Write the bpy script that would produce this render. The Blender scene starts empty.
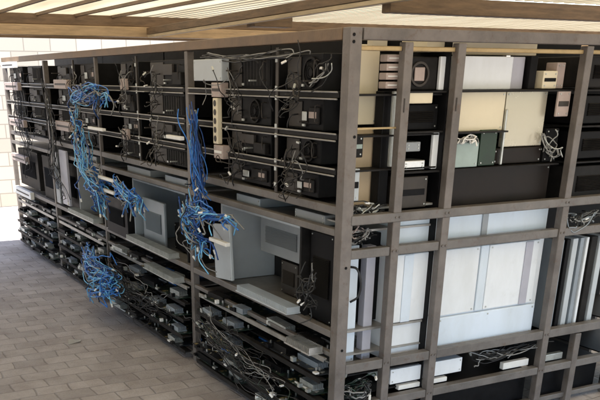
import bpy, bmesh, math, random
from mathutils import Vector, Matrix
random.seed(11)
R = math.radians
S = bpy.context.scene
COL = S.collection

# ------------------------------------------------------------------ camera
cam = bpy.data.cameras.new('camera'); cam_o = bpy.data.objects.new('camera', cam); COL.objects.link(cam_o)
cam.sensor_width = 36; cam.lens = 49.2; cam.shift_x = .0833; cam.shift_y = .418
cam.clip_start = .05; cam.clip_end = 400
cam_o.location = (-2.224, -3.354, 1.85)
cam_o.rotation_euler = (R(90 - 24.5), 0, -R(27.3))
S.camera = cam_o
# ------------------------------------------------------------------ sky, sun, exposure
SUN_EL, SUN_AZ = 60, 215            # azimuth from +Y towards +X
w = bpy.data.worlds.new('World'); S.world = w; w.use_nodes = True
nt = w.node_tree; bg = nt.nodes['Background']
sky = nt.nodes.new('ShaderNodeTexSky'); sky.sky_type = 'NISHITA'; sky.sun_disc = False
sky.sun_elevation = R(SUN_EL); sky.sun_rotation = R(SUN_AZ)
nt.links.new(sky.outputs[0], bg.inputs[0]); bg.inputs[1].default_value = .15
sun = bpy.data.lights.new('sun', 'SUN'); sun.energy = 4.2; sun.angle = R(.5); sun.color = (1, .95, .87)
sun_o = bpy.data.objects.new('sun', sun); COL.objects.link(sun_o)
az = R(SUN_AZ); el = R(SUN_EL)
d = Vector((math.sin(az)*math.cos(el), math.cos(az)*math.cos(el), math.sin(el)))
sun_o.rotation_euler = d.to_track_quat('Z', 'Y').to_euler(); sun_o.location = d*30
S.view_settings.view_transform = 'Standard'; S.view_settings.look = 'None'
S.view_settings.gamma = 1; S.view_settings.use_curve_mapping = False
S.view_settings.exposure = 1.62

# ------------------------------------------------------------------ materials
def mat(name, col, rough=.6, metal=0., var=.18, scale=9., bump=.0, bscale=60., spec=.5, stretch=(1, 1, 1), col2=None, dust=0., rust=0.):
    m = bpy.data.materials.new(name); m.use_nodes = True
    n = m.node_tree; L = n.links; b = n.nodes['Principled BSDF']
    tc = n.nodes.new('ShaderNodeTexCoord'); mp = n.nodes.new('ShaderNodeMapping'); mp.inputs['Scale'].default_value = stretch
    oi = n.nodes.new('ShaderNodeObjectInfo')
    add = n.nodes.new('ShaderNodeVectorMath'); add.operation = 'ADD'
    mul = n.nodes.new('ShaderNodeMath'); mul.operation = 'MULTIPLY'; mul.inputs[1].default_value = 37.
    L.new(oi.outputs['Random'], mul.inputs[0]); L.new(tc.outputs['Object'], add.inputs[0]); L.new(mul.outputs[0], add.inputs[1])
    L.new(add.outputs[0], mp.inputs[0])
    no = n.nodes.new('ShaderNodeTexNoise'); no.inputs['Scale'].default_value = scale; no.inputs['Detail'].default_value = 6
    no.inputs['Roughness'].default_value = .65
    L.new(mp.outputs[0], no.inputs['Vector'])
    cr = n.nodes.new('ShaderNodeValToRGB')
    c2 = col2 or tuple(min(1, c*(1+var)) for c in col); c1 = tuple(c*(1-var) for c in col) if not col2 else col
    cr.color_ramp.elements[0].position = .32; cr.color_ramp.elements[0].color = (*c1, 1)
    cr.color_ramp.elements[1].position = .68; cr.color_ramp.elements[1].color = (*c2, 1)
    L.new(no.outputs[0], cr.inputs[0])
    out = cr.outputs[0]
    if dust:
        geo = n.nodes.new('ShaderNodeNewGeometry'); sx = n.nodes.new('ShaderNodeSeparateXYZ'); L.new(geo.outputs['Normal'], sx.inputs[0])
        mr = n.nodes.new('ShaderNodeMapRange'); mr.inputs['From Min'].default_value = .4; mr.inputs['From Max'].default_value = 1; mr.inputs['To Max'].default_value = dust
        L.new(sx.outputs[2], mr.inputs[0])
        mx = n.nodes.new('ShaderNodeMix'); mx.data_type = 'RGBA'; mx.inputs[7].default_value = (.3, .26, .21, 1)
        mm = n.nodes.new('ShaderNodeMath'); mm.operation = 'MULTIPLY'; L.new(mr.outputs[0], mm.inputs[0]); L.new(no.outputs[0], mm.inputs[1])
        L.new(mm.outputs[0], mx.inputs[0]); L.new(out, mx.inputs[6]); out = mx.outputs[2]
    if rust:
        nr = n.nodes.new('ShaderNodeTexNoise'); nr.inputs['Scale'].default_value = 17; nr.inputs['Detail'].default_value = 8; nr.inputs['Roughness'].default_value = .75
        L.new(add.outputs[0], nr.inputs['Vector'])
        mr2 = n.nodes.new('ShaderNodeMapRange'); mr2.inputs['From Min'].default_value = .56; mr2.inputs['From Max'].default_value = .66; mr2.inputs['To Max'].default_value = rust
        L.new(nr.outputs[0], mr2.inputs[0]); mx2 = n.nodes.new('ShaderNodeMix'); mx2.data_type = 'RGBA'; mx2.inputs[7].default_value = (.1, .055, .032, 1)
        L.new(mr2.outputs[0], mx2.inputs[0]); L.new(out, mx2.inputs[6]); out = mx2.outputs[2]
    L.new(out, b.inputs['Base Color'])
    rr = n.nodes.new('ShaderNodeMapRange'); rr.inputs['To Min'].default_value = max(.05, rough-.12); rr.inputs['To Max'].default_value = min(1, rough+.12)
    L.new(no.outputs[0], rr.inputs[0]); L.new(rr.outputs[0], b.inputs['Roughness'])
    b.inputs['Metallic'].default_value = metal; b.inputs['Specular IOR Level'].default_value = spec
    if bump:
        n2 = n.nodes.new('ShaderNodeTexNoise'); n2.inputs['Scale'].default_value = bscale; n2.inputs['Detail'].default_value = 4
        L.new(mp.outputs[0], n2.inputs['Vector'])
        bp = n.nodes.new('ShaderNodeBump'); bp.inputs['Strength'].default_value = bump; bp.inputs['Distance'].default_value = .01
        L.new(n2.outputs[0], bp.inputs['Height']); L.new(bp.outputs[0], b.inputs['Normal'])
    return m

M = {}
M['frame'] = mat('painted steel', (.145, .128, .118), .5, .1, .28, 6, .15, 90, dust=.3, rust=.5)
M['rail'] = mat('painted steel rail', (.15, .138, .13), .5, .1, .25, 6, .15, 90, dust=.3, rust=.5)
M['shelf'] = mat('zinc shelf', (.34, .33, .31), .45, .5, .25, 12, dust=.3)
M['brass'] = mat('brassy rail', (.42, .31, .16), .45, .5, .2, 10)
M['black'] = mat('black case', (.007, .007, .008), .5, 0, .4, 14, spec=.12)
M['black2'] = mat('dark case', (.016, .015, .015), .55, 0, .4, 14, dust=.02, spec=.15)
M['taupe'] = mat('taupe plate', (.042, .035, .03), .55, .1, .3, 12)
M['greycase'] = mat('grey case', (.3, .32, .34), .45, .1, .1, 4, .05, 30)
M['bluegrey'] = mat('blue grey sheet metal', (.27, .31, .35), .42, .2, .12, 3, .05, 20)
M['lav'] = mat('lavender grey sheet', (.42, .42, .48), .45, .1, .1, 4)
M['pale'] = mat('pale grey sheet', (.48, .52, .55), .45, .1, .08, 4)
M['pink'] = mat('pinkish plastic', (.42, .34, .31), .55, 0, .12, 12)
M['cream'] = mat('cream board', (.72, .64, .47), .45, 0, .06, 3, .05, 30)
M['beige'] = mat('beige board', (.62, .48, .32), .5, 0, .08, 3, .05, 30)
M['cream_reflection'] = mat('cream reflection sheet', (.52, .48, .38), .28, .35, .05, 2)
M['white'] = mat('white enamel', (.68, .71, .73), .35, 0, .04, 3.5, .04, 12, stretch=(1, 1, .35), col2=(.83, .87, .92), rust=.05)
M['offwhite'] = mat('off white enamel', (.6, .67, .73), .4, 0, .05, 3.5, .04, 12, stretch=(1, 1, .35), col2=(.7, .79, .9), rust=.05)
M['white_pl'] = mat('white plastic', (.8, .79, .76), .4, 0, .05, 20)
M['silver'] = mat('silver metal', (.62, .62, .6), .3, .85, .15, 20)
M['alu'] = mat('dull aluminium', (.5, .52, .5), .4, .6, .2, 20)
M['pcb'] = mat('green circuit board', (.02, .045, .032), .45, 0, .5, 40, .3, 260, dust=.15)
M['pcb2'] = mat('dark circuit board', (.025, .03, .034), .45, 0, .5, 40, .3, 260, dust=.15)
M['brown'] = mat('dark brown cover', (.014, .010, .008), .4, 0, .3, 5, dust=.1, spec=.2)  # also colours the dark part of the glossy panel's reflection
M['blue'] = mat('blue cable', (.035, .19, .60), .38, 0, .3, 25)
M['blue2'] = mat('light blue cable', (.18, .5, .86), .38, 0, .3, 25)
M['navy'] = mat('navy cable', (.014, .07, .28), .4, 0, .3, 25)
M['cable'] = mat('black cable', (.015, .015, .016), .45, 0, .3, 25)
M['gcable'] = mat('grey cable', (.24, .24, .235), .45, 0, .2, 25)
M['teal'] = mat('teal pale plastic', (.3, .38, .36), .4, 0, .12, 8)
M['green'] = mat('dark green box', (.012, .035, .018), .45, 0, .3, 12)
M['orange'] = mat('orange plastic', (.55, .25, .08), .5, 0, .15, 12)
M['timber'] = mat('brown timber', (.19, .125, .075), .6, 0, .35, 5, .25, 60, stretch=(1, 9, 9))
M['timber_y'] = mat('dark timber', (.18, .12, .072), .6, 0, .35, 5, .25, 60, stretch=(9, 1, 9))
M['toprail'] = mat('brown top rail', (.17, .11, .065), .5, .1, .25, 6, .12, 90, dust=.3)
M['tan'] = mat('lit tan timber', (.52, .37, .22), .6, 0, .2, 5, .2, 60, stretch=(1, 9, 9))
M['tan_y'] = mat('lit tan timber strip', (.56, .45, .3), .6, 0, .2, 5, .2, 60, stretch=(9, 1, 9))

def roof_mat():
    m = bpy.data.materials.new('translucent roof sheet'); m.use_nodes = True; n = m.node_tree; L = n.links
    b = n.nodes['Principled BSDF']; out = n.nodes['Material Output']
    tc = n.nodes.new('ShaderNodeTexCoord'); no = n.nodes.new('ShaderNodeTexNoise'); no.inputs['Scale'].default_value = 1.3; no.inputs['Detail'].default_value = 7
    mp = n.nodes.new('ShaderNodeMapping'); mp.inputs['Scale'].default_value = (3, .5, 1)
    L.new(tc.outputs['Object'], mp.inputs[0]); L.new(mp.outputs[0], no.inputs['Vector'])
    cr = n.nodes.new('ShaderNodeValToRGB'); cr.color_ramp.elements[0].position = .3; cr.color_ramp.elements[1].position = .7
    cr.color_ramp.elements[0].color = (.31, .25, .155, 1); cr.color_ramp.elements[1].color = (.45, .38, .26, 1)
    L.new(no.outputs[0], cr.inputs[0])
    b.inputs['Roughness'].default_value = .5; L.new(cr.outputs[0], b.inputs['Base Color'])
    t = n.nodes.new('ShaderNodeBsdfTranslucent'); L.new(cr.outputs[0], t.inputs[0])
    mx = n.nodes.new('ShaderNodeMixShader'); mx.inputs[0].default_value = .68
    L.new(b.outputs[0], mx.inputs[1]); L.new(t.outputs[0], mx.inputs[2]); L.new(mx.outputs[0], out.inputs[0])
    return m
M['roof'] = roof_mat()

def paver_mat():
    m = bpy.data.materials.new('concrete pavers'); m.use_nodes = True; n = m.node_tree; L = n.links; b = n.nodes['Principled BSDF']
    tc = n.nodes.new('ShaderNodeTexCoord')
    wn = n.nodes.new('ShaderNodeTexNoise'); wn.inputs['Scale'].default_value = 3.2; wn.inputs['Detail'].default_value = 3
    L.new(tc.outputs['Object'], wn.inputs['Vector'])
    sc = n.nodes.new('ShaderNodeVectorMath'); sc.operation = 'SCALE'; sc.inputs['Scale'].default_value = .06; L.new(wn.outputs['Color'], sc.inputs[0])
    ad = n.nodes.new('ShaderNodeVectorMath'); L.new(tc.outputs['Object'], ad.inputs[0]); L.new(sc.outputs[0], ad.inputs[1])
    br = n.nodes.new('ShaderNodeTexBrick'); br.inputs['Scale'].default_value = 1; br.inputs['Brick Width'].default_value = .23; br.inputs['Row Height'].default_value = .15
    br.inputs['Mortar Size'].default_value = .007; br.inputs['Mortar Smooth'].default_value = .6; br.inputs['Bias'].default_value = -.1
    br.inputs['Color1'].default_value = (.40, .382, .385, 1); br.inputs['Color2'].default_value = (.53, .508, .51, 1); br.inputs['Mortar'].default_value = (.33, .315, .315, 1)
    L.new(ad.outputs[0], br.inputs['Vector'])
    n2 = n.nodes.new('ShaderNodeTexNoise'); n2.inputs['Scale'].default_value = 3; n2.inputs['Detail'].default_value = 9; n2.inputs['Roughness'].default_value = .7
    L.new(tc.outputs['Object'], n2.inputs['Vector'])
    cr = n.nodes.new('ShaderNodeValToRGB'); cr.color_ramp.elements[0].position = .3; cr.color_ramp.elements[0].color = (.66, .6, .56, 1)
    cr.color_ramp.elements[1].position = .7; cr.color_ramp.elements[1].color = (1.12, 1.1, 1.08, 1); L.new(n2.outputs[0], cr.inputs[0])
    mx = n.nodes.new('ShaderNodeMix'); mx.data_type = 'RGBA'; mx.blend_type = 'MULTIPLY'; mx.inputs[0].default_value = 1
    L.new(br.outputs[0], mx.inputs[6]); L.new(cr.outputs[0], mx.inputs[7]); L.new(mx.outputs[2], b.inputs['Base Color'])
    b.inputs['Roughness'].default_value = .62
    n3 = n.nodes.new('ShaderNodeTexNoise'); n3.inputs['Scale'].default_value = 70; n3.inputs['Detail'].default_value = 5; L.new(tc.outputs['Object'], n3.inputs['Vector'])
    h = n.nodes.new('ShaderNodeMath'); h.operation = 'MULTIPLY_ADD'; h.inputs[1].default_value = -1.6; L.new(br.outputs['Fac'], h.inputs[0]); L.new(n3.outputs[0], h.inputs[2])
    bp = n.nodes.new('ShaderNodeBump'); bp.inputs['Strength'].default_value = .55; bp.inputs['Distance'].default_value = .008
    L.new(h.outputs[0], bp.inputs['Height']); L.new(bp.outputs[0], b.inputs['Normal'])
    return m
M['paver'] = paver_mat()

def pcb_mat(name, base, alt):
    m = bpy.data.materials.new(name); m.use_nodes = True; n = m.node_tree; L = n.links; b = n.nodes['Principled BSDF']
    tc = n.nodes.new('ShaderNodeTexCoord'); vo = n.nodes.new('ShaderNodeTexVoronoi'); vo.distance = 'CHEBYCHEV'; vo.inputs['Scale'].default_value = 42
    L.new(tc.outputs['Object'], vo.inputs['Vector']); sp = n.nodes.new('ShaderNodeSeparateColor'); L.new(vo.outputs['Color'], sp.inputs[0])
    cr = n.nodes.new('ShaderNodeValToRGB'); cr.color_ramp.interpolation = 'CONSTANT'; e = cr.color_ramp.elements
    e[0].position = 0; e[0].color = (*base, 1); e[1].position = .45; e[1].color = (*alt, 1)
    for q, c in ((.6, (.008, .008, .009)), (.8, (*base,)), (.9, (.35, .35, .33)), (.95, (.3, .24, .1))): k = e.new(q); k.color = (*c, 1)
    L.new(sp.outputs[0], cr.inputs[0]); L.new(cr.outputs[0], b.inputs['Base Color']); b.inputs['Roughness'].default_value = .4
    bp = n.nodes.new('ShaderNodeBump'); bp.inputs['Strength'].default_value = .8; bp.inputs['Distance'].default_value = .004; L.new(sp.outputs[1], bp.inputs['Height']); L.new(bp.outputs[0], b.inputs['Normal'])
    return m
M['pcb'] = pcb_mat('green circuit board', (.018, .04, .028), (.01, .02, .016)); M['pcb2'] = pcb_mat('dark circuit board', (.02, .024, .03), (.01, .011, .014))

def block_wall_mat():
    m = bpy.data.materials.new('painted block wall'); m.use_nodes = True; n = m.node_tree; L = n.links; b = n.nodes['Principled BSDF']
    tc = n.nodes.new('ShaderNodeTexCoord'); mp = n.nodes.new('ShaderNodeMapping'); mp.inputs['Rotation'].default_value = (R(90), 0, 0)
    L.new(tc.outputs['Object'], mp.inputs[0])
    br = n.nodes.new('ShaderNodeTexBrick'); br.inputs['Scale'].default_value = 1; br.inputs['Brick Width'].default_value = .4; br.inputs['Row Height'].default_value = .2
    br.inputs['Mortar Size'].default_value = .008
    br.inputs['Color1'].default_value = (.33, .29, .24, 1); br.inputs['Color2'].default_value = (.40, .355, .30, 1); br.inputs['Mortar'].default_value = (.22, .195, .16, 1)
    L.new(mp.outputs[0], br.inputs['Vector']); L.new(br.outputs[0], b.inputs['Base Color']); b.inputs['Roughness'].default_value = .8
    return m
M['wall'] = block_wall_mat()

# ------------------------------------------------------------------ mesh helpers
class MB:
    def __init__(s): s.bm = bmesh.new()
    def box(s, x0, x1, y0, y1, z0, z1, bev=0., rot=None):
        T = Matrix.Translation(((x0+x1)/2, (y0+y1)/2, (z0+z1)/2))
        if rot: T = T @ rot.to_4x4()
        T = T @ Matrix.Diagonal((abs(x1-x0), abs(y1-y0), abs(z1-z0), 1))
        r = bmesh.ops.create_cube(s.bm, size=1, matrix=T)
        if bev:
            es = list({e for v in r['verts'] for e in v.link_edges})
            bmesh.ops.bevel(s.bm, geom=es, offset=bev, segments=2, affect='EDGES', profile=.5)
        return s
    def cyl(s, c, axis, r, h, n=14, r2=None):
        q = Vector((0, 0, 1)).rotation_difference(Vector(axis)).to_matrix().to_4x4()
        bmesh.ops.create_cone(s.bm, cap_ends=True, segments=n, radius1=r, radius2=r if r2 is None else r2, depth=h, matrix=Matrix.Translation(c) @ q)
        return s
    def ring(s, c, axis, r0, r1, h, n=20):
        q = Vector((0, 0, 1)).rotation_difference(Vector(axis)).to_matrix().to_4x4(); T = Matrix.Translation(c) @ q
        V = []
        for i in range(n):
            a = 2*math.pi*i/n
            V.append([s.bm.verts.new(T @ Vector((rr*math.cos(a), rr*math.sin(a), zz))) for rr, zz in ((r0, -h/2), (r1, -h/2), (r1, h/2), (r0, h/2))])
        for i in range(n):
            A, B = V[i], V[(i+1) % n]
            for k in range(4): s.bm.faces.new((A[k], A[(k+1) % 4], B[(k+1) % 4], B[k]))
        return s
    def tube(s, pts, r, n=6, sub=4):
        P = [Vector(p) for p in pts]
        if len(P) > 2 and sub > 1:
            Q = []
            E = [P[0]*2-P[1]] + P + [P[-1]*2-P[-2]]
            for i in range(1, len(E)-2):
                for k in range(sub):
                    t = k/sub; a, b, c, e = E[i-1:i+3]
                    Q.append(.5*((2*b)+(c-a)*t+(2*a-5*b+4*c-e)*t*t+(3*b-a-3*c+e)*t**3))
            Q.append(P[-1]); P = Q
        rings = []; up = Vector((.31, .17, .93))
        for i, p in enumerate(P):
            t = (P[min(i+1, len(P)-1)]-P[max(i-1, 0)])
            if t.length < 1e-6: t = Vector((0, 0, 1))
            t.normalize(); u = t.cross(up)
            if u.length < 1e-3: u = t.orthogonal()
            u.normalize(); v = t.cross(u)
            rings.append([s.bm.verts.new(p + r*(u*math.cos(2*math.pi*k/n)+v*math.sin(2*math.pi*k/n))) for k in range(n)])
        for a, b in zip(rings, rings[1:]):
            for k in range(n): s.bm.faces.new((a[k], a[(k+1) % n], b[(k+1) % n], b[k]))
        s.bm.faces.new(rings[0]); s.bm.faces.new(rings[-1])
        return s
    def build(s, name, m, parent=None, smooth=False):
        bmesh.ops.recalc_face_normals(s.bm, faces=s.bm.faces)
        me = bpy.data.meshes.new(name); s.bm.to_mesh(me); s.bm.free()
        if smooth:
            for p in me.polygons: p.use_smooth = True
        me.materials.append(M[m] if isinstance(m, str) else m)
        o = bpy.data.objects.new(name, me); COL.objects.link(o)
        if parent: o.parent = parent
        return o

def tag(o, label, cat, group=None, kind=None):
    if label: o['label'] = label
    if cat: o['category'] = cat
    if group: o['group'] = group
    if kind: o['kind'] = kind
    return o
def thing(name, label, cat, loc=(0, 0, 0), group=None, rz=0):
    o = bpy.data.objects.new(name, None); COL.objects.link(o); o.location = loc; o.rotation_euler = (0, 0, rz); o.empty_display_size = .05
    return tag(o, label, cat, group)
def kids(o): return [c for c in COL.objects if c.parent == o]
def dup(root, loc, label, rz=0., scale=None):
    r = root.copy(); COL.objects.link(r); r.location = loc; r.rotation_euler = (0, 0, rz); r['label'] = label
    if scale: r.scale = scale
    for ch in kids(root):
        c = ch.copy(); COL.objects.link(c); c.parent = r
        for g in kids(ch):
            e = g.copy(); COL.objects.link(e); e.parent = c
    return r

# ------------------------------------------------------------------ ground and far wall
g = MB(); g.box(-90, 90, -90, 90, -.5, -.004); tag(g.build('ground', mat('bare earth', (.3, .26, .2), .9, 0, .2, 2, .3, 20)), None, None, kind='structure')
p = MB()
vs = [p.bm.verts.new(v) for v in ((-14, -12, 0), (14, -12, 0), (14, 11, 0), (-14, 11, 0))]; p.bm.faces.new(vs)
tag(p.build('pavement', 'paver'), None, None, kind='structure')
wl = thing('boundary_wall', 'sunlit pale block wall standing beyond the far end of the rack', 'wall', (0, 10.2, 0))
MB().box(-14, 14, 0, .2, 0, 3.0, .006).build('wall_panel', 'wall', wl)
MB().box(-14.03, 14.03, -.04, .24, 3.003, 3.08, .01).build('coping', M['cream'], wl)

# ------------------------------------------------------------------ roof
rf = thing('carport_roof', 'corrugated cream translucent roof on brown timber beams above the rack', 'roof', (0, 0, 0))
def sheet(x0, x1, y0, y1, z, pitch, amp, name='roof_sheet', m_='roof'):
    m = MB(); bm = m.bm; n = math.ceil((x1-x0)/pitch); pitch = (x1-x0)/n
    prof = ((0, 0), (.18, 0), (.3, 1), (.62, 1), (.74, 0))
    pts = [(x0+(i+a)*pitch, z+h*amp) for i in range(n) for a, h in prof] + [(x0+n*pitch, z)]
    rows = []
    for y, dz in ((y0, 0), (y1, 0)):
        rows.append([bm.verts.new((x, y, zz)) for x, zz in pts])
    for i in range(len(pts)-1): bm.faces.new((rows[0][i], rows[0][i+1], rows[1][i+1], rows[1][i]))
    return m.build(name, m_, rf)
for (x0, x1, pitch) in ((-14, -1.89, .5), (-1.92, .957, .36), (.955, 3.505, .105), (3.5, 8.5, .125)):
    for (y0, y1, dz) in ((-4.3, -1.2, 0), (-1.25, 2.4, .03), (2.35, 6.1, 0)):
        sheet(x0, x1, y0, y1, 2.385+dz, pitch, .022 if x0 > .9 else .008, m_='timber' if x0 < -5 else 'roof')  # left sheets out of view are opaque, added to dim the rack's left side
# far cross beam: upper piece coloured as shaded, lower as lit by floor bounce
MB().box(-6, 8.5, 5.0, 5.09, 2.29, 2.378, .004).build('beam', 'timber', rf)
MB().box(-6, 8.5, 4.97, 5.09, 2.20, 2.287, .006).build('beam', 'tan', rf)
# near cross beam, right of the long beam
MB().box(1.0, 8.5, 1.1, 1.19, 2.195, 2.285, .005).build('beam', 'timber', rf)
MB().box(-6, 8.5, -4.32, -4.24, 2.195, 2.285, .005).build('beam', 'timber', rf)
# long beam
_r = Matrix.Rotation(-.0122, 3, 'X')
MB().box(.94, .998, -4.2, 4.94, 2.278, 2.335, .003, _r).build('beam', 'timber_y', rf)
MB().box(.945, .99, -4.1, 4.93, 2.249, 2.2755, .003, _r).build('beam', 'tan_y', rf)  # lit underside of the long beam, its light put into a paler colour
MB().box(1.016, 1.35, 2.85, 2.98, 2.2, 2.3, .004).build('cross_block', 'timber', rf)
x = -1.9
while x < .9:
    MB().box(x, x+.028, .0, 5.2, 2.357, 2.381, .002).build('joist', 'timber_y', rf); x += .36
for x in (-5.8, 8.2):
    for y in (-4.1, 5.6): MB().box(x-.05, x+.05, y-.05, y+.05, 0, 2.195, .004).build('post', 'timber', rf)
for y in (-4.1, 5.6): MB().box(-6, 8.5, y-.04, y+.04, 2.2, 2.32, .004).build('beam', 'timber', rf)

# ------------------------------------------------------------------ the welded rack
XR = 2.9
rk = thing('equipment_rack', 'large brown grey welded steel rack standing on the paved floor', 'rack', (0, 0, 0))
T = .047
def post(x, y, z1=2.05, t=T, z0=0., name='post', m='frame'): return MB().box(x, x+t, y, y+t, z0, z1, .004).build(name, m, rk)
def holes(x, y, z, n=2, dz=.028):
    for k in range(n): MB().cyl((x, y-.001, z-k*dz), (0, 1, 0), .007, .004, 10).build('bolt', 'black', rk)
# front line, Y = 0
post(0, 0, t=.063)
holes(.018, 0, 2.02, 2); holes(.046, 0, 1.6, 1); holes(.034, 0, 1.0, 1); holes(.034, 0, .58, 1)
for px in (.30, .61, 1.45): post(px, 0, 1.995)
post(1.72, 0, .44); post(2.06, 0, 1.995); post(2.6, 0, 1.995)
for px in (.30, .61, 1.45):
    for z in (1.2225, 1.0575, .47, .2475):
        for dx in (.012, .035): MB().cyl((px+dx, -.0055 if z > 1.2 and z < 1.24 else -.002, z), (0, 1, 0), .006, .007, 6).build('bolt', 'frame', rk)
for px in (.30, .61): MB().box(px+.012, px+.018, -.003, .002, 1.70, 1.76).build('label_plate', 'taupe', rk)
# left line, X = 0
for py in (1.80, 5.28, 7.08): post(0, py, 1.995)
post(0, 3.67, 1.995, .028)
for py in (1.80, 3.67, 5.28, 7.08): post(.62, py, 1.995, .04)
# back posts
for px in (.61, 1.45, 2.06, 2.6): post(px, .62, 1.995, .04)
# rails along X (right face)
def railx(x0, x1, y, z0, z1, t=.05, name='rail', m='rail'): return MB().box(x0, x1, y, y+t, z0, z1, .004).build(name, m, rk)
def raily(x, y0, y1, z0, z1, t=.05, name='rail', m='rail'): return MB().box(x, x+t, y0, y1, z0, z1, .004).build(name, m, rk)
railx(.071, XR, .0, 2.0, 2.05, name='top_rail', m='frame')
raily(.0, .071, 7.14, 2.0, 2.05, name='top_rail', m='toprail')
railx(.053, XR, .0-.004, 1.20, 1.245, .004+.002)
for (a, b) in ((.065, .298), (.349, .608), (.659, 1.448), (1.499, 2.058), (2.109, 2.598)):
    railx(a, b, .003, 1.2, 1.245, .05)
    railx(a, b, .008, 1.035, 1.08, .045)
    railx(a, b, .003, .445, .495, .05)
    railx(a, b, .003, .225, .27, .05)
    railx(a, b, .02, .03, .06, .03)
    railx(a, b, .02, 1.958, 1.978, .02, m='brass')
for (a, b) in ((.065, 1.798), (1.849, 3.668), (3.7, 5.278), (5.329, 7.078)):
    raily(.003, a, b, 1.245, 1.285, .04)
    raily(.0, a, b, 1.145, 1.178, .04)
    raily(.0, a, b, .635, .672, .04)
    raily(.006, a, b, .53, .555, .03)
    raily(.006, a, b, .03, .06, .03)
# shelf slabs, upper tiers on the left side
TZ = (1.77, 1.59, 1.435)
for (a, b) in ((.08, 1.79), (1.865, 3.66), (3.705, 5.27), (5.345, 7.07)):
    for z in TZ:
        MB().box(.012, .60, a, b, z, z+.008, .0).box(.004, .012, a, b, z-.006, z+.016).build('shelf', 'black2', rk)
        MB().tube([(-.004, a, z+.018), (-.004, b, z+.018)], .004, 6, 1).tube([(-.006, a, z-.012), (-.006, b, z-.012)], .004, 6, 1).build('shelf_wire', 'shelf', rk)
    MB().box(.05, .60, a, b, 1.255, 1.265).build('shelf', 'shelf', rk)
    MB().box(.05, .60, a, b, 1.15, 1.16).build('shelf', 'shelf', rk)
    MB().box(.045, .60, a, b, .64, .652).build('shelf', 'shelf', rk)
    MB().box(.605, .612, a-.03, b+.035, .1, 2.05).build('shade_back', 'black', rk)  # black sheets added so the inside of the rack stays dark
# trays that stick out at the bottom
for (a, b) in ((.08, 1.79), (1.865, 3.66), (3.705, 5.27), (5.345, 7.07)):
    for z, xo in ((.515, -.02), (.40, -.04), (.285, -.055), (.165, -.065), (.055, -.05)):
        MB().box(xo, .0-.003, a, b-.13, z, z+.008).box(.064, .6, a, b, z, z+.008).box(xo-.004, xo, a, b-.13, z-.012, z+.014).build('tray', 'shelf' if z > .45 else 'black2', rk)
# right face shelves and backing
for (a, b) in ((.36, .605), (.67, 1.445), (1.51, 2.055), (2.12, 2.595)):
    for z in (1.79, 1.61, 1.425, 1.20, .455, .235):
        MB().box(a, b, .215 if a == .67 and z in (1.61, 1.425) else .055, .6, z-.008, z).build('shelf', 'black2' if z != 1.2 else 'shelf', rk)
    MB().box(a, b, .605, .612, .03, 2.05).build('shade_back', 'black', rk)
    MB().box(a, b, .09, .1, .03, .225).build('dark_base', 'black', rk)  # black sheet added to keep the space under the bottom rail dark
MB().box(.072, .298, .056, .5, 1.192, 1.2).build('shelf', 'shelf', rk)
MB().box(.072, .298, .056, .3, .455, .463).build('shelf', 'shelf', rk)
MB().box(.06, .34, .03, .045, 1.628, 1.636).build('shelf_bar', 'brass', rk)
MB().box(.668, 1.43, .06, .2, 1.417, 1.425).build('shelf', 'black2', rk); MB().box(.668, 1.03, .053, .2, 1.592, 1.60).build('shelf', 'black2', rk)
# vertical perforated strip in the first left bay
for (y, x) in ((.655, -.001), (2.72, -.001), (4.3, -.001)):
    s_ = MB().box(x, x+.004, y-.014, y+.014, 1.29, 1.985); s_.box(x, x+.02, y+.012, y+.014, 1.29, 1.985)
    st = s_.build('hanger_strip', 'taupe', rk)
    for z in (1.93, 1.80, 1.755, 1.62, 1.575, 1.45, 1.41, 1.33): MB().box(x-.006, x+.001, y-.01, y+.01, z-.012, z+.01, .002).build('clip', 'alu', st)

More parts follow.
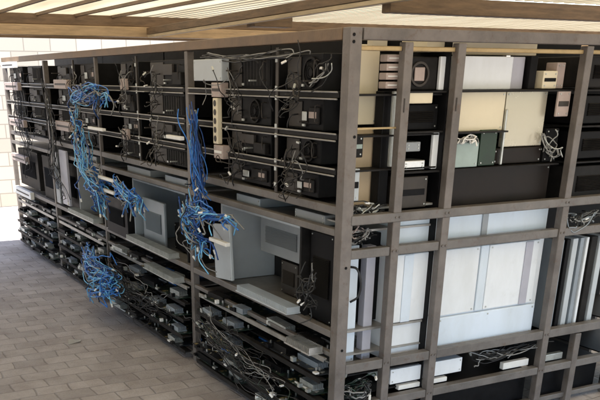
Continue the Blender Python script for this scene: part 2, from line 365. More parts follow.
# ------------------------------------------------------------------ black computing units
def make_unit(label, loc, w, h, d=.42, plate=.13, face='taupe', fans=1, casem='black', kind=0):
    """front faces -X, runs along +Y from the origin"""
    t = thing('computing_unit', label, 'computer', loc, 'black computing units on the rack shelves')
    for q in range(2 if kind in (1, 3) else 1):
        yy = w*(.25+.5*q)+.03*kind; yy = min(yy, w-.02)
        MB().box(-.055-.02*q, -.0005, yy, yy+.012, h*(.25+.3*q), h*(.25+.3*q)+.008, .001).build('guide_bar', 'alu' if (kind+q) % 2 else 'taupe', t)
    MB().tube([(-.002, w*.7, h*.5), (-.045, w*.72, h*.5-.01), (-.05, w*.78, h*.5-.06), (-.03, w*.8, h*.5-.10)], .004, 6).build('lead', 'cable', t, True)
    MB().box(0, d, 0, w, .002, h, .004).build('case', casem, t)
    if plate: MB().box(-.006, -.0005, w-plate, w-.01, .012, h-.012, .003).build('end_plate', face, t)
    fw = w-plate
    if kind == 1:
        m = MB(); bm = m.bm; N = 16; row = []
        for i in range(N*2+1): row.append((-.001-(.012 if i % 4 in (1, 2) else 0), .02+(fw-.04)*i/(N*2)))
        A = [bm.verts.new((x, y, h*.12)) for x, y in row]; B = [bm.verts.new((x, y, h*.88)) for x, y in row]
        for i in range(len(row)-1): bm.faces.new((A[i], A[i+1], B[i+1], B[i]))
        m.build('ribbed_front', 'black2', t)
    if kind == 2:
        MB().box(-.012, -.0005, .03, fw*.62, h*.2, h*.75, .004).build('cover_plate', 'black2', t)
        MB().box(-.018, -.0125, fw*.68, fw*.9, h*.3, h*.6, .003).build('port', 'alu', t)
        MB().box(-.0135, -.0122, .05, .12, h*.4, h*.6).build('sticker', 'pink', t)
    if kind == 3:
        MB().box(-.03, -.0005, .02, fw*.45, h*.1, h*.55, .004).build('plug_block', 'black2', t)
        MB().box(-.02, -.0005, fw*.5, fw*.95, h*.45, h*.85, .003).build('cover_plate', 'taupe', t)
    for k in range(fans if kind == 0 else 0):
        r = min(h*.42, fw/fans*.42); c = (-.006, fw*(k+.5)/fans, h*.5)
        f = MB().ring(c, (1, 0, 0), r*.86, r, .012, 22).build('fan', 'black2', t)
        bl = MB()
        for i in range(7):
            a = i*2*math.pi/7
            bl.box(c[0]-.001, c[0]+.002, c[1]+math.cos(a)*r*.5-r*.16, c[1]+math.cos(a)*r*.5+r*.16, c[2]+math.sin(a)*r*.5-r*.3, c[2]+math.sin(a)*r*.5+r*.3, 0, Matrix.Rotation(-a+.5, 3, 'X') @ Matrix.Rotation(.5, 3, 'Z'))
        bl.cyl((c[0]-.002, c[1], c[2]), (1, 0, 0), r*.24, .008, 14); bl.build('fan_blades', 'black', f)
        MB().ring((c[0]-.008, c[1], c[2]), (1, 0, 0), r*.55, r*.58, .002, 20).ring((c[0]-.008, c[1], c[2]), (1, 0, 0), r*.3, r*.33, .002, 16).build('fan_guard', 'black2', f)
    MB().box(-.016, -.006, w-plate-.045, w-plate-.02, h*.12, h*.12+.012, .001).build('connector', 'alu', t)
    h_ = MB().tube([(-.003, w*.1, h*.8), (-.03, w*.1, h*.8), (-.03, w*.1, h*.3), (-.003, w*.1, h*.3)], .003, 6, 2).build('handle', 'taupe', t)

    return t
tiers = [('top', 1.788, .165), ('second', 1.608, .145), ('third', 1.453, .125), ('lowest', 1.295, .115)]
bays = [('first bay from the corner post', [(.28, .34, 0), (.79, .48, 0)]),
        ('second bay from the corner post', [(1.93, .62, .25), (2.80, .38, .12)]),
        ('third bay from the corner post', [(3.80, .44, .12), (4.42, .55, .12)]),
        ('farthest bay from corner post', [(5.5, .55, .2), (6.3, .6, .2)])]
protos = {}
for bi, (bn, us) in enumerate(bays):
    for ti, (tn, z, h) in enumerate(tiers):
        for ui, (y, w_, pl) in enumerate(us):
            side = 'near' if ui == 0 else 'far'
            lab = f"black computing unit, {tn} shelf, {side} half of the {bn}"
            x0 = .03 + random.uniform(0, .025)
            key = (w_, h)
            key = (w_, h, (bi*3+ti*2+ui*5+(ti*ui)) % 4)
            if key in protos: dup(protos[key], (x0, y+random.uniform(-.01, .01), z), lab)
            else: protos[key] = make_unit(lab, (x0, y, z), w_, h, plate=(.14 if pl == 0 else pl), fans=1 if w_ < .6 else 2, kind=key[2])

# ------------------------------------------------------------------ simple housed boxes with lids, feet and fasteners
def case_box(name, label, cat, x0, x1, y0, y1, z0, z1, m, face='-x', bev=.004, trim=None, screws=True, group=None):
    t = thing(name, label, cat, ((x0+x1)/2, (y0+y1)/2, z0), group)
    X, Y, Z = (x1-x0)/2, (y1-y0)/2, z1-z0
    MB().box(-X, X, -Y, Y, 0, Z, bev).build('housing', m, t)
    if face == '-x':
        if screws:
            for yy in (-Y+.015, Y-.015):
                for zz in (.015, Z-.015): MB().cyl((-X-.001, yy, zz), (1, 0, 0), .004, .004, 8).build('screw', 'alu', t)
    else:
        if screws:
            for xx in (-X+.015, X-.015):
                for zz in (.015, Z-.015): MB().cyl((xx, -Y-.001, zz), (0, 1, 0), .004, .004, 8).build('screw', 'alu', t)
    hw = Y if face == '-x' else X
    if hw > .055 and Z > .1 and m not in ('brown', 'teal', 'green', 'cream', 'beige', 'white', 'offwhite', 'cream_reflection', 'lav', 'pale') and not trim:
        v = MB(); bm = v.bm; nn = max(4, int(Z*.5/.009)); row = [(-.0008-(.009 if i % 2 else 0), Z*.28+Z*.45*i/(nn*2)) for i in range(nn*2+1)]
        a0, a1 = (-hw*.72, hw*.72)
        P = (lambda d_, u, z: (-X+d_, u, z)) if face == '-x' else (lambda d_, u, z: (u, -Y+d_, z))
        A = [bm.verts.new(P(d_, a0, z)) for d_, z in row]; B = [bm.verts.new(P(d_, a1, z)) for d_, z in row]
        for i in range(len(row)-1): bm.faces.new((A[i], A[i+1], B[i+1], B[i]))
        v.build('vent', 'black2' if m.startswith('black') or m in ('brown', 'green') else m, t)
    if trim:
        tb = MB()
        if face == '-x': tb.box(-X-.003, -X-.0003, -Y*.8, Y*.8, Z*.4, Z*.6, .001)
        else: tb.box(-X*.8, X*.8, -Y-.003, -Y-.0003, Z*.4, Z*.6, .001)
        tb.build('label_strip', trim, t)
    return t
cb = case_box
# left face, upper
cb('junction_box', 'pale blue grey rectangular box at the top beside the second post', 'junction box', -.03, .02, 1.25, 1.64, 1.83, 1.945, 'pale')
cb('power_adapter', 'small pinkish adapter hanging right under the pale blue grey box', 'adapter', -.03, .02, 1.26, 1.39, 1.745, 1.822, 'pink', trim='taupe')
cb('power_adapter', 'small pinkish adapter at the lower end of the white strip', 'adapter', -.03, .02, 1.245, 1.37, 1.41, 1.485, 'pink', trim='white_pl')
t = thing('socket_strip', 'narrow cream vertical socket strip between the two pinkish adapters', 'socket strip', (-.02, 1.34, 1.49))
MB().box(-.012, .02, -.032, .032, 0, .25, .005).build('housing', 'cream', t)
for k in range(5): MB().cyl((-.0125, 0, .03+.048*k), (1, 0, 0), .017, .003, 16).build('socket', 'taupe', t)
for (y0, y1, z0, z1, m, lab) in (
    (4.37, 4.80, 1.755, 1.83, 'pink', 'pinkish grey box high on the rack just left of the upper blue cables'),
    (4.38, 4.86, 1.40, 1.48, 'pink', 'pinkish grey box below the other one, left of the middle blue cables'),
    (6.34, 6.95, 1.94, 2.0, 'white_pl', 'whitish box at the very top of the farthest bay'),
    (6.26, 6.90, 1.72, 1.80, 'pink', 'whitish box second from the top in the farthest bay'),
    (6.17, 6.85, 1.355, 1.43, 'pink', 'whitish box at the middle of the farthest bay, upper half'),
    (6.25, 6.95, .975, 1.05, 'pink', 'whitish box just below the middle rails of the farthest bay'),
    (6.20, 6.95, .60, .68, 'white_pl', 'whitish box lowest in the farthest bay near the floor')):
    cb('relay_box', lab, 'box', -.045, .0-.002, y0, y1, z0, z1, m, trim='taupe')
for (y, z, lab) in ((2.87, 1.765, 'small grey socket tab at the upper shelf of the second bay'), (2.89, 1.42, 'small grey socket tab at the third shelf of the second bay')):
    cb('socket_tab', lab, 'socket', -.03, -.008, y, y+.13, z, z+.075, 'pink')
# left face, lower compartments
def open_case(label, y0, y1, z0, z1, x0, x1, m, back='black2'):
    t = thing('open_cabinet', label, 'cabinet', (x0, y0, z0)); X, Y, Z = x1-x0, y1-y0, z1-z0
    MB().box(0, X, Y-.018, Y, 0, Z, .003).build('side_wall', m, t); MB().box(0, X, 0, .018, 0, Z, .003).build('side_wall', 'black2', t)  # near wall and back are black: cavity shade put into their colour
    MB().box(X, X+.01, .0, Y, 0, Z).build('back_wall', back, t); MB().box(0, X-.002, .02, Y-.02, Z-.012, Z).build('lid', m, t)
    return t
open_case('open steel cabinet with pale far wall in the lower first bay', .44, 1.43, .655, 1.135, .04, .42, 'pale')
cb('mounting_plate', 'grey metal plate under the middle rails of the first bay', 'plate', .20, .24, .68, 1.20, .87, 1.09, 'greycase')
cb('control_box', 'brown grey small box beneath the grey metal plate', 'control box', .22, .38, .78, .97, .66, .85, 'taupe')
cb('control_box', 'tall black box just behind the corner post, lower half', 'control box', .075, .5, .175, .40, .66, 1.12, 'black')
cb('side_panel', 'pale leaning sheet below the bright blue cluster by the second post', 'panel', .01, .03, 1.22, 1.46, .68, 1.02, 'pale').rotation_euler = (R(-6), 0, 0)
open_case('open steel cabinet with blue grey far wall in the lower second bay', 1.95, 3.02, .655, 1.135, .03, .40, 'bluegrey', 'bluegrey')
cb('control_box', 'black box inside the open cabinet of the second bay', 'control box', .16, .36, 2.05, 2.5, .67, .86, 'black')
cb('side_panel', 'blue grey upright sheet standing in the second bay cabinet', 'panel', .08, .10, 2.50, 2.95, .67, 1.0, 'bluegrey')
cb('control_box', 'black upright box at the far side of the lower second bay', 'control box', -.01, .5, 3.07, 3.6, .66, .95, 'black')
open_case('open steel cabinet with grey far wall in the lower third bay', 3.8, 4.5, .655, 1.13, .02, .4, 'greycase')
cb('side_panel', 'lavender grey upright sheet left of the lower blue cables', 'panel', -.03, -.006, 4.66, 4.90, .72, 1.22, 'lav')
cb('side_panel', 'narrow pale upright sheet left of the lavender grey sheet', 'panel', -.02, -.002, 5.02, 5.16, .70, 1.18, 'greycase')
cb('control_box', 'black box beside the lavender grey sheet, third bay', 'control box', .05, .5, 4.6, 5.2, .66, 1.1, 'black')
cb('control_box', 'black box low in the farthest bay by the fourth post', 'control box', .05, .5, 5.4, 5.9, .66, 1.1, 'black2')
cb('control_box', 'black box at the far end of the farthest bay near the whitish boxes', 'control box', .05, .5, 6.1, 7.0, .70, 1.1, 'black2')
cb('control_box', 'long black base box low in the farthest bay', 'control box', .08, .55, 6.0, 7.05, .12, .6, 'black')
# mid shelf things between the double rails, left face
for i, (y, l, m) in enumerate(((.25, .3, 'greycase'), (.95, .3, 'bluegrey'), (2.0, .4, 'bluegrey'), (2.7, .5, 'greycase'), (4.0, .6, 'greycase'))):
    cb('flat_case', ['flat grey case between the middle rails nearest the corner post', 'flat blue grey case between the middle rails of the first bay, near the blue cables', 'flat blue grey case between the middle rails just past the second post', 'flat grey case between the middle rails in mid second bay', 'flat grey case between the middle rails of the third bay'][i], 'case', .06, .4, y, y+l, 1.162, 1.215, m)

# ------------------------------------------------------------------ circuit boards
def make_board(seed, label, loc, L=.62, D=.3, m='pcb'):
    rnd = random.Random(seed)
    t = thing('circuit_board', label, 'circuit board', loc, 'circuit boards lying on the bottom trays')
    MB().box(0, D, 0, L, .004, .008).build('board', m, t)
    nh = rnd.choice((1, 2, 2))
    for k in range(nh):
        x0 = rnd.uniform(.0, .05); y0 = L*(k+.1)/nh + rnd.uniform(0, .05); l = rnd.uniform(.12, .24); fn = MB(); n = 7
        fn.box(x0, x0+.07, y0, y0+l, .0085, .014)
        for j in range(n): fn.box(x0+.01*j, x0+.01*j+.004, y0, y0+l, .0142, .042)
        fn.build('heatsink', rnd.choice(('alu', 'black2', 'black', 'bluegrey', 'black2')), t)
    for k in range(rnd.randint(2, 4)):
        y0 = rnd.uniform(0, L-.14); x0 = rnd.uniform(0, D-.03)
        MB().box(x0, x0+.008, y0, y0+.13, .0085, rnd.uniform(.014, .024)).build('memory_slot', rnd.choice(('white_pl', 'black', 'pale', 'blue')), t)
    for k in range(rnd.randint(3, 5)):
        y0 = rnd.uniform(0, L-.05)
        MB().box(-.012, .012, y0, y0+rnd.uniform(.015, .045), .0085, rnd.uniform(.018, .036), .001).build('connector', rnd.choice(('alu', 'white_pl', 'black', 'black2')), t)
    for k in range(4):
        x0, y0, a = rnd.uniform(.01, D-.04), rnd.uniform(.01, L-.04), rnd.uniform(.015, .032); MB().box(x0, x0+a, y0, y0+a, .0085, .012).build('chip', 'black', t)
    for k in range(5): MB().cyl((rnd.uniform(.0, .12), rnd.uniform(.02, L-.02), .017), (0, 0, 1), .006, .017, 10).build('capacitor', 'silver', t)
    return t
trays = [('fifth', .066, -.05), ('fourth', .176, -.065), ('third', .296, -.05), ('second', .411, -.035), ('first', .526, -.01)]
bp_ = []
k = 0
for bi, (bn, (a, b)) in enumerate((('first bay', (.10, 1.78)), ('second bay', (1.88, 3.65)), ('third bay', (3.72, 5.26)), ('farthest bay', (5.36, 7.05)))):
    for tn, z, xo in trays:
        n = 2
        for u in range(n):
            lab = f"circuit board on the {tn} bottom tray from above, {'near' if u == 0 else 'far'} half of the {bn}"
            y0 = a + (b-a)/n*u + random.uniform(.0, .12)
            if len(bp_) < 8:
                bp_.append(make_board(k+5, lab, (xo+random.uniform(-.02, .015), y0, z), L=random.uniform(.6, .72), D=-xo+.0-.02 if False else .3, m='pcb' if k % 3 else 'pcb2'))
            else: dup(bp_[(k*5+bi) % 8], (xo+random.uniform(-.03, .02), y0, z), lab, random.uniform(-.07, .07))
            k += 1
# white long heat sinks on the upper tray
def finned(label, loc, L, W=.09, m='pale', h=.04, rz=0):
    t = thing('heat_sink', label, 'heat sink', loc, rz=rz)
    MB().box(0, W, 0, L, 0, .008, .001).build('base', m, t)
    f = MB(); n = int(L/.014)
    for i in range(n): f.box(.004, W-.004, i*.014+.003, i*.014+.007, .0082, h)
    f.build('fins', m, t); return t
finned('long pale finned heat sink on the tray below the pale upright panel', (-.055, .42, .672+.003), .62)
finned('short pale finned heat sink on the tray near the corner post', (-.09, .12, .535), .26, m='silver')
finned('long pale finned heat sink low in the second bay', (-.06, 2.1, .675), .9, m='alu')
finned('pale finned heat sink on the second bay tray just beyond the second post', (-.09, 1.95, .535), .6, m='alu')
finned('pale finned heat sink on the third bay tray left of the black upright box', (-.06, 3.85, .675), .8, m='alu')

# ------------------------------------------------------------------ the white cabinet in the lower right
wc = thing('white_cabinet', 'large white enamelled cabinet standing behind the lower right rails', 'cabinet', (.36, .085, .455))
MB().box(0, 1.085, .012, .45, .003, .565, .006).build('carcass', 'white', wc)
MB().box(0, 1.085, .012, .45, .6, .735, .006).build('top_drawer', 'offwhite', wc)
for (a, b) in ((.0, .30), (.335, .60), (.665, 1.04)):
    MB().box(a+.003, b, -.004, .0115, .20, .56, .005).build('door', 'white', wc)
MB().box(.34, 1.06, -.012, .0115, .01, .192, .006).build('bottom_panel', 'offwhite', wc)
MB().box(.605, .66, -.008, .0115, .2, .562, .004).build('stile', 'offwhite', wc)
MB().box(.93, .985, -.010, -.0045, .2, .556, .002).build('edge_strip', 'lav', wc)
MB().box(.09, .15, -.008, -.0045, .2, .556, .002).build('edge_strip', 'offwhite', wc)
MB().box(.60, .64, .004, .0115, .61, .73, .002).build('stile', 'greycase', wc)
MB().box(.04, .29, -.014, .0115, .575, .598, .002).build('trim', 'black2', wc)
MB().box(.68, 1.06, -.014, .0115, .578, .602, .002).build('trim', 'black2', wc)
for (a, b) in ((.0, .30), (.335, .60), (.665, 1.04)):
    for xx in (a+.02, b-.018):
        for zz in (.215, .545): MB().cyl((xx, -.005, zz), (0, 1, 0), .005, .004, 8).build('screw', 'alu', wc)
for xx in (.36, .70, 1.04):
    for zz in (.03, .175): MB().cyl((xx, -.013, zz), (0, 1, 0), .005, .004, 8).build('screw', 'alu', wc)
# lower left of it: narrow white units with a cable loop
cb('slim_unit', 'narrow white upright unit between corner post and second front post', 'panel', .09, .185, .11, .165, .47, 1.08, 'offwhite', '-y')
cb('slim_unit', 'narrow lavender white unit just left of the second front post', 'panel', .235, .29, .11, .165, .47, 1.07, 'lav', '-y')
t = MB().tube([(.12, .1, .98), (.15, .07, .97), (.17, .06, .9), (.165, .07, .83), (.13, .09, .80)], .006, 8).build('cable_loop', 'cable', None, True)
tag(t, 'black cable loop on the narrow white upright unit', 'cable')
# below lower rail
cb('white_tray', 'pale blue white flat case below the lower rail', 'case', .40, .90, .06, .4, .315, .40, 'white', '-y')
cb('flat_case', 'silver white long bar on the bottom rail left', 'bar', .46, .80, .058, .09, .273, .30, 'white_pl', '-y', screws=False)
cb('flat_case', 'silver white long bar on the bottom rail right', 'bar', 1.22, 1.42, .058, .09, .273, .315, 'white_pl', '-y', screws=False)
cb('flat_case', 'silver white long bar near the floor under the last front post', 'bar', 1.55, 1.70, .058, .09, .273, .315, 'alu', '-y', screws=False)

# ------------------------------------------------------------------ right face, upper contents
cb('cream_board', 'tall cream board between corner post and second front post', 'board', .15, .305, .2, .24, 1.64, 1.99, 'cream', '-y')
cb('beige_board', 'tall beige orange board under the cream board', 'board', .17, .305, .2, .24, 1.21, 1.626, 'beige', '-y')
cb('relay_box', 'small white and dark module in front of the beige board', 'box', .085, .15, .09, .14, 1.30, 1.45, 'pale', '-y', trim='black')
cb('relay_box', 'small dark teal module above the white and dark module', 'box', .095, .16, .09, .14, 1.50, 1.60, 'black2', '-y', trim='teal')
cb('relay_box', 'cream square box right under the top rail beside the corner post', 'box', .185, .265, .09, .14, 1.96, 2.04, 'cream', '-y', screws=False)
for i in range(4):
    cb('plug_block', f"pinkish plug block, {['topmost', 'second from top', 'third from top', 'lowest'][i]} of the stack left of second front post", 'plug',   .255, .335, .07, .13, 1.915-.038*i, 1.945-.038*i, 'pink', '-y', screws=False, trim='white_pl')
cb('metal_strip', 'thin silver vertical strip left of the second front post', 'strip', .312, .33, .08, .1, 1.45, 1.79, 'alu', '-y', screws=False)
cb('dark_panel', 'dark narrow panel between beige board and second front post', 'panel', .285, .34, .12, .19, 1.21, 1.79, 'black', '-y', screws=False)
cb('relay_box', 'cream low box under the top rail between second and third front posts', 'box', .50, .607, .10, .3, 1.96, 2.04, 'cream', '-y', screws=False)
# fan unit between the second and third front posts
t = thing('fan_unit', 'black square fan unit with beige grille between second and third front posts', 'fan', (.39, .10, 1.793))
MB().box(0, .185, 0, .1, 0, .145, .006).build('housing', 'black2', t)
MB().ring((.075, -.004, .07), (0, 1, 0), .045, .055, .012, 24).build('fan_ring', 'taupe', t)
MB().box(.045, .105, -.008, -.001, .04, .1, .004).build('fan_grille', 'pink', t)
cb('white_plate', 'bright white upright plate left of the third front post', 'plate', .575, .607, .08, .1, 1.793, 1.94, 'white', '-y', screws=False)
cb('relay_box', 'flat cream box beneath the square fan unit', 'box', .37, .53, .062, .098, 1.735, 1.785, 'cream', '-y', screws=False)
cb('control_box', 'black wide box between second and third front posts, upper', 'control box', .385, .60, .1, .5, 1.615, 1.73, 'black', '-y')
cb('white_plate', 'tall narrow white plate below the black wide box', 'plate', .57, .605, .08, .1, 1.43, 1.605, 'white', '-y', screws=False)
cb('relay_box', 'small grey box between second and third front posts', 'box', .42, .51, .1, .2, 1.515, 1.56, 'greycase', '-y')
cb('relay_box', 'small silver box with cables under the small grey box', 'box', .40, .53, .08, .2, 1.43, 1.475, 'silver', '-y')
cb('control_box', 'brown box on the middle shelf between second and third front posts', 'control box', .37, .55, .07, .4, 1.25, 1.40, 'taupe', '-y', trim='black')
# wide bay
cb('cream_board', 'long thin cream tray under the top rail of the wide bay', 'tray', .70, 1.40, .15, .29, 2.03, 2.036, 'cream', '-y', screws=False)
cb('cream_board', 'long cream strip panel at the top of the wide bay', 'panel', .71, 1.40, .3, .33, 1.955, 2.045, 'cream', '-y', screws=False)
cb('slim_unit', 'bright white panel high in the wide bay', 'panel', .73, 1.10, .15, .2, 1.793, 1.945, 'white', '-y', screws=False)
cb('slim_unit', 'blue grey narrow panel right of the bright white panel', 'panel', 1.103, 1.19, .16, .2, 1.793, 1.945, 'lav', '-y', screws=False)
cb('dark_panel', 'black narrow upright right of the bright white panel', 'panel', 1.2, 1.25, .13, .19, 1.793, 1.95, 'black', '-y', screws=False)
cb('enamel_panel', 'beige square panel beside the third front post', 'panel', .70, 1.03, .10, .13, 1.60, 1.785, 'cream', '-y')
cb('bright_reflection_panel', 'top of the glossy panel, bright reflection as cream colour, middle of the wide bay', 'panel', 1.05, 1.335, .115, .14, 1.515, 1.785, 'cream_reflection', '-y')  # one glossy panel split into cream and brown to stand for its reflection
cb('dark_panel', 'lower part of the glossy panel, dark reflection as brown colour, under the cream part', 'panel', 1.0, 1.34, .112, .14, 1.43, 1.51, 'brown', '-y')
cb('control_box', 'long black case behind the polished panel', 'control box', .70, 1.44, .22, .5, 1.435, 1.60, 'black', '-y')
cb('metal_strip', 'thin silver upright strip beside the polished tall panel', 'strip', 1.032, 1.044, .085, .1, 1.43, 1.70, 'alu', '-y', screws=False)
cb('control_box', 'dark green black box under the beige square panel', 'control box', .88, .99, .085, .3, 1.43, 1.605, 'green', '-y')
t = cb('modem', 'pale teal box carrying white cables beside the third front post', 'box', .685, .86, .07, .3, 1.43, 1.55, 'teal', '-y')
cb('low_cover', 'long dark brown cover continuing the dark reflection as colour, bottom of the wide bay', 'cover', .69, 1.42, .11, .5, 1.21, 1.415, 'brown', '-y')
cb('control_box', 'black box behind silver wires left of the fourth front post', 'control box', 1.345, 1.44, .10, .2, 1.43, 1.60, 'black', '-y')
cb('power_adapter', 'pinkish upright adapter left of the fourth front post', 'adapter', 1.35, 1.44, .056, .07, 1.66, 1.785, 'pink', '-y', trim='taupe')
cb('relay_box', 'cream angled box above the pinkish upright adapter', 'box', 1.27, 1.37, .1, .2, 1.795, 1.88, 'cream', '-y', trim='black')
cb('relay_box', 'small cream box at the right end of the wide bay, upper shelf', 'box', 1.38, 1.44, .12, .2, 1.795, 1.92, 'pink', '-y')
for i, (x0, x1, m, n) in enumerate(((.86, .97, 'white_pl', 'left'), (1.02, 1.1, 'alu', 'middle'), (1.2, 1.28, 'alu', 'right'))):
    cb('plug_block', f"{n} of three silver plugs lying in front of the dark brown cover", 'plug', x0, x1, .06, .1, 1.203, 1.235, m, '-y', screws=False)
# beyond the fourth front post
for i, (z0, z1, m, n) in enumerate(((1.80, 1.95, 'black2', 'top'), (1.62, 1.76, 'black', 'second'), (1.44, 1.58, 'black', 'third'), (1.21, 1.4, 'black2', 'lowest'))):
    cb('control_box', f"black box on the {n} shelf right of the fourth front post", 'control box', 1.53, 2.0, .07, .5, z0, z1, m, '-y')
for i, (x0, w_, m) in enumerate(((1.53, .05, 'bluegrey'), (1.60, .03, 'black'), (1.65, .04, 'pale'), (1.71, .03, 'bluegrey'), (1.76, .02, 'white'), (1.80, .05, 'black2'), (1.87, .04, 'pale'))):
    cb('blade_panel', f"{['first', 'second', 'third', 'fourth', 'fifth', 'sixth', 'seventh'][i]} upright blade from the fourth front post in the lower right bay", 'panel', x0, x0+w_, .07, .4, .47, 1.0, m, '-y', screws=False)

# ------------------------------------------------------------------ cables
def strand_bundle(name, label, pts, n, spread, r, mats, loops=.05, seed=0, conn=0, conn_m='white_pl', tail=.12):
    rnd = random.Random(seed); P = [Vector(p) for p in pts]
    t = thing(name, label, 'cables', P[0]); P0 = P[0]
    ends = []
    if 'blue' in mats: r *= .85; n = int(n*.85); mats = mats+['blue2', 'gcable']
    for k in range(n):
        off = Vector((rnd.gauss(0, spread*.6), rnd.gauss(0, spread), rnd.gauss(0, spread)))
        q = []
        a = rnd.uniform(0, .35); b = rnd.uniform(.6, 1)
        N = len(P)*3; w1, w2, w3 = rnd.uniform(4, 13), rnd.uniform(4, 13), rnd.uniform(4, 10); p1, p2, p3 = (rnd.uniform(0, 6.3) for _ in range(3)); am = loops*rnd.choice((.6, 1., 1.5))
        for i in range(N+1):
            u = a+(b-a)*i/N; f = u*(len(P)-1); j = min(int(f), len(P)-2); base = P[j].lerp(P[j+1], f-j)
            q.append(base-P0+off*(.6+.5*math.sin(u*5+k))+Vector((am*.7*math.sin(w1*u+p1)-am*.5+rnd.gauss(0, loops*.12), am*math.sin(w2*u+p2)+rnd.gauss(0, loops*.12), am*math.sin(w3*u+p3)-(u-a)*(b-u)*loops*5+rnd.gauss(0, loops*.12))))
        q.append(q[-1]+Vector((rnd.uniform(-.05, .03), rnd.uniform(-tail, tail), rnd.uniform(-tail, tail*.2))))
        if 'blue' in mats and k % 3 == 0: q.append(q[-1]+Vector((rnd.uniform(-.01, .05), rnd.uniform(-.10, .10), rnd.uniform(-.10, -.02))))
        q = [Vector((v.x, v.y, max(v.z, .012-P0.z))) for v in q]
        MB().tube(q, r*rnd.uniform(.8, 1.2), 6, 4).build('cable', rnd.choice(mats), t, True)
        ends.append((q[-1], q[-2])); ends.append((q[0], q[1]))
    for k in range(conn if 'blue' in mats else max(1, conn//4)):
        e, f = ends[k % len(ends)]; dr = (e-f).normalized(); c = MB()
        rot = Vector((0, 1, 0)).rotation_difference(dr).to_matrix()
        c.box(e.x-.006, e.x+.006, e.y-.014, e.y+.014, e.z-.005, e.z+.005, .0015, rot)
        c.build('plug', 'white_pl' if k % 2 == 0 else 'alu', t)
    return t
B3 = ['blue', 'blue', 'navy', 'blue2']
sb = strand_bundle
def cbl(label, pts, n, spread, r, mats, loops, seed, conn, tail=.09): sb('cable_bundle', label, pts, n, spread, r, mats, loops, seed, conn, 'white_pl', tail)
cbl('dark blue cable bundle hanging straight down beside the second post', [(-.05, 1.60, 1.69), (-.06, 1.56, 1.5), (-.06, 1.50, 1.3), (-.08, 1.44, 1.12)], 60, .03, .0042, ['navy', 'navy', 'blue', 'blue', 'cable'], .02, 1, 12)
cbl('bright blue cable cluster with white plugs below the middle rails by the second post', [(-.1, 1.56, 1.12), (-.15, 1.42, 1.11), (-.17, 1.2, 1.12), (-.12, .93, 1.11)], 44, .02, .0048, ['blue', 'blue2', 'blue', 'navy'], .02, 2, 12, .04)
cbl('blue and grey cables hanging under the bright blue cluster by the second post', [(-.12, 1.60, 1.12), (-.16, 1.46, 1.04), (-.15, 1.36, .96), (-.12, 1.28, .92)], 50, .04, .0045, ['blue', 'blue2', 'navy', 'gcable', 'cable'], .028, 3, 18)
cbl('dark blue arched cables high across the third post', [(-.08, 4.0, 1.63), (-.12, 3.8, 1.73), (-.12, 3.4, 1.74), (-.1, 2.95, 1.70)], 46, .03, .005, ['navy', 'blue', 'navy', 'cable'], .03, 4, 8)
cbl('mixed blue and grey cables hanging just left of the third post', [(-.1, 3.85, 1.66), (-.13, 3.8, 1.5), (-.14, 3.72, 1.38)], 24, .045, .0045, ['navy', 'gcable', 'pink', 'blue', 'cable'], .03, 5, 12)
cbl('light blue cable tangle at mid height around the third post', [(-.12, 3.8, 1.38), (-.16, 3.6, 1.25), (-.16, 3.45, 1.12), (-.14, 3.2, 1.04), (-.14, 3.4, .98)], 80, .055, .0052, ['blue2', 'blue', 'blue', 'navy', 'gcable'], .04, 6, 18)
cbl('blue cables spreading out below the shelf in mid second bay', [(-.1, 3.0, 1.12), (-.15, 2.8, 1.10), (-.16, 2.55, 1.08), (-.14, 2.35, 1.05)], 40, .03, .0048, B3, .025, 7, 12)
cbl('blue cable heap sticking out of the bottom trays near the floor', [(-.06, 3.95, .46), (-.2, 3.5, .43), (-.27, 3.1, .42), (-.25, 2.7, .42), (-.3, 3.15, .28)], 90, .05, .0052, ['blue2', 'blue', 'blue', 'navy', 'cable'], .045, 8, 20)
cbl('black and silver cables tangled on the shelf beside the corner post', [(.09, .09, 1.24), (.15, .1, 1.26), (.22, .1, 1.25), (.29, .1, 1.26)], 36, .015, .0035, ['cable', 'cable', 'gcable', 'alu'], .02, 10, 12, .03)
cbl('grey and black cables under the middle rail beside the corner post', [(.08, .09, 1.14), (.16, .08, 1.15), (.25, .09, 1.13)], 20, .012, .0035, ['cable', 'gcable', 'pink'], .02, 11, 8, .03)
cbl('white looping cables on the pale teal box', [(.70, .06, 1.555), (.78, .05, 1.575), (.85, .06, 1.565)], 7, .008, .0035, ['gcable', 'white_pl'], .01, 12, 2, .03)
cbl('silver crossing wires hanging beside the fourth front post', [(1.30, .08, 1.58), (1.36, .07, 1.52), (1.42, .08, 1.47)], 8, .02, .003, ['gcable', 'alu'], .02, 13, 3, .04)
cbl('black cables with white plugs just behind the corner post, lower half', [(.0, .2, .96), (-.03, .25, .85), (-.02, .2, .75)], 12, .03, .0035, ['cable', 'cable', 'gcable'], .025, 14, 12, .04)
cbl('silver wires drooping from the top shelf beside the corner post', [(-.01, .12, 1.93), (-.02, .16, 1.88), (-.02, .3, 1.81)], 6, .02, .003, ['gcable', 'cable', 'alu'], .015, 15, 3, .03)
cbl('black wires along the top rail of the first bay', [(-.01, 1.6, 1.96), (-.01, 1.2, 1.95), (-.01, .8, 1.96), (-.01, .3, 1.96)], 9, .012, .003, ['cable', 'cable', 'gcable'], .015, 16, 3, .02)
cbl('mixed thin cables hanging over the bottom trays of the first bay', [(-.06, 1.5, .42), (-.08, 1.2, .36), (-.08, .8, .3), (-.07, .3, .3)], 40, .07, .0025, ['cable', 'cable', 'cable', 'cable', 'gcable', 'pcb'], .04, 17, 24, .05)
cbl('mixed thin cables hanging over the bottom trays of the second bay', [(-.06, 3.4, .4), (-.08, 3.0, .32), (-.08, 2.5, .3), (-.07, 2.1, .34)], 40, .07, .0025, ['cable', 'cable', 'cable', 'cable', 'gcable', 'pcb'], .045, 18, 24, .05)
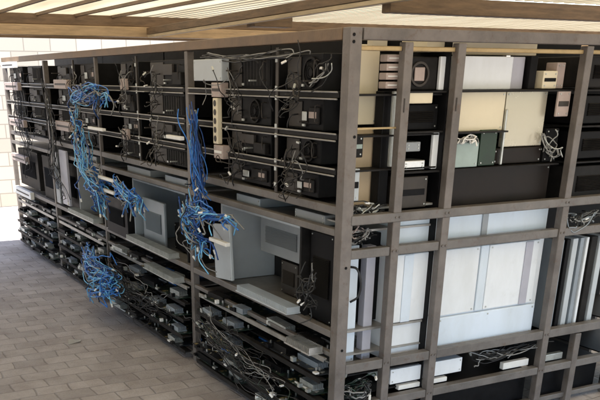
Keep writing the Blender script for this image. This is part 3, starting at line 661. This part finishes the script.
cbl('thin black cables in front of the third bay shelves', [(-.05, 5.1, 1.85), (-.05, 4.9, 1.5), (-.05, 5.0, 1.1), (-.06, 4.6, .8)], 14, .05, .0035, ['cable', 'cable', 'cable', 'gcable'], .03, 19, 8, .05)
cbl('thin grey and black cables in front of the farthest bay shelves', [(-.01, 6.4, 1.9), (-.01, 6.3, 1.5), (-.01, 6.1, 1.2), (-.02, 6.2, .9)], 14, .05, .0035, ['cable', 'cable', 'cable', 'gcable'], .03, 20, 10, .05)
cbl('grey and black wires in the dark space above the bottom right rail', [(.95, .07, .40), (1.1, .06, .38), (1.3, .06, .40), (1.6, .06, .40)], 16, .012, .0033, ['cable', 'cable', 'gcable'], .018, 21, 10, .03)
cbl('cables jumbled at the foot between corner post and second front post', [(.08, .05, .35), (.15, .04, .32), (.25, .05, .34), (.2, .05, .38)], 24, .02, .0035, ['cable', 'cable', 'gcable', 'pcb'], .025, 22, 14, .04)
cbl('grey clutter of wires right of the fourth front post at the middle rail', [(1.53, .02, 1.13), (1.62, .03, 1.12), (1.78, .03, 1.13)], 16, .015, .0035, ['cable', 'gcable', 'bluegrey'], .02, 23, 8, .03)
for q, (y, lab) in enumerate(((1.12, 'far half of the first bay'), (.45, 'near half of the first bay'), (2.3, 'near half of the second bay'), (2.95, 'far half of the second bay'), (4.2, 'near half of the third bay'))):
    for u, (z0, z1, nm) in enumerate(((1.9, 1.66, 'upper'), (1.56, 1.33, 'lower'))):
        cbl(f'thin dark wires on the {nm} shelves, {lab}', [(-.02, y, z0), (-.04, y-.08, (z0+z1)/2), (-.03, y+.06, z1)], 9, .07, .0028, ['cable', 'cable', 'gcable', 'taupe'], .03, 40+q*2+u, 10, .05)
# white flat plugs that stick out
for (y0, y1, z, lab) in ((.93, 1.16, .965, 'white plug lead sticking out right of the blue cluster'), (2.88, 3.26, 1.12, 'long white plug lead in the blue cables of the second bay'),
                         (3.06, 3.43, 1.475, 'long white plug lead above the light blue tangle'), (2.9, 3.2, 1.03, 'white plug lead just below the blue cables of the second bay'), (1.55, 1.78, 1.5, 'white plug lead crossing the dark blue bundle at the second post')):
    cb('plug_lead', lab, 'plug', -.17, -.14, y0, y1, z, z+.022, 'white_pl', screws=False)

sc = MB(); bm = sc.bm
for (x_, y_, z_) in ((-.70, 2.60, .004), (-.60, 2.62, .012), (-.58, 2.68, .005), (-.67, 2.70, .016)): bm.verts.new((x_, y_, z_))
bm.faces.new(list(bm.verts)); bmesh.ops.solidify(bm, geom=list(bm.faces), thickness=.002)
tag(sc.build('paper_scrap', 'white_pl'), 'small crumpled pale paper scrap lying alone on the pavers', 'scrap')
S.render.engine = 'CYCLES'
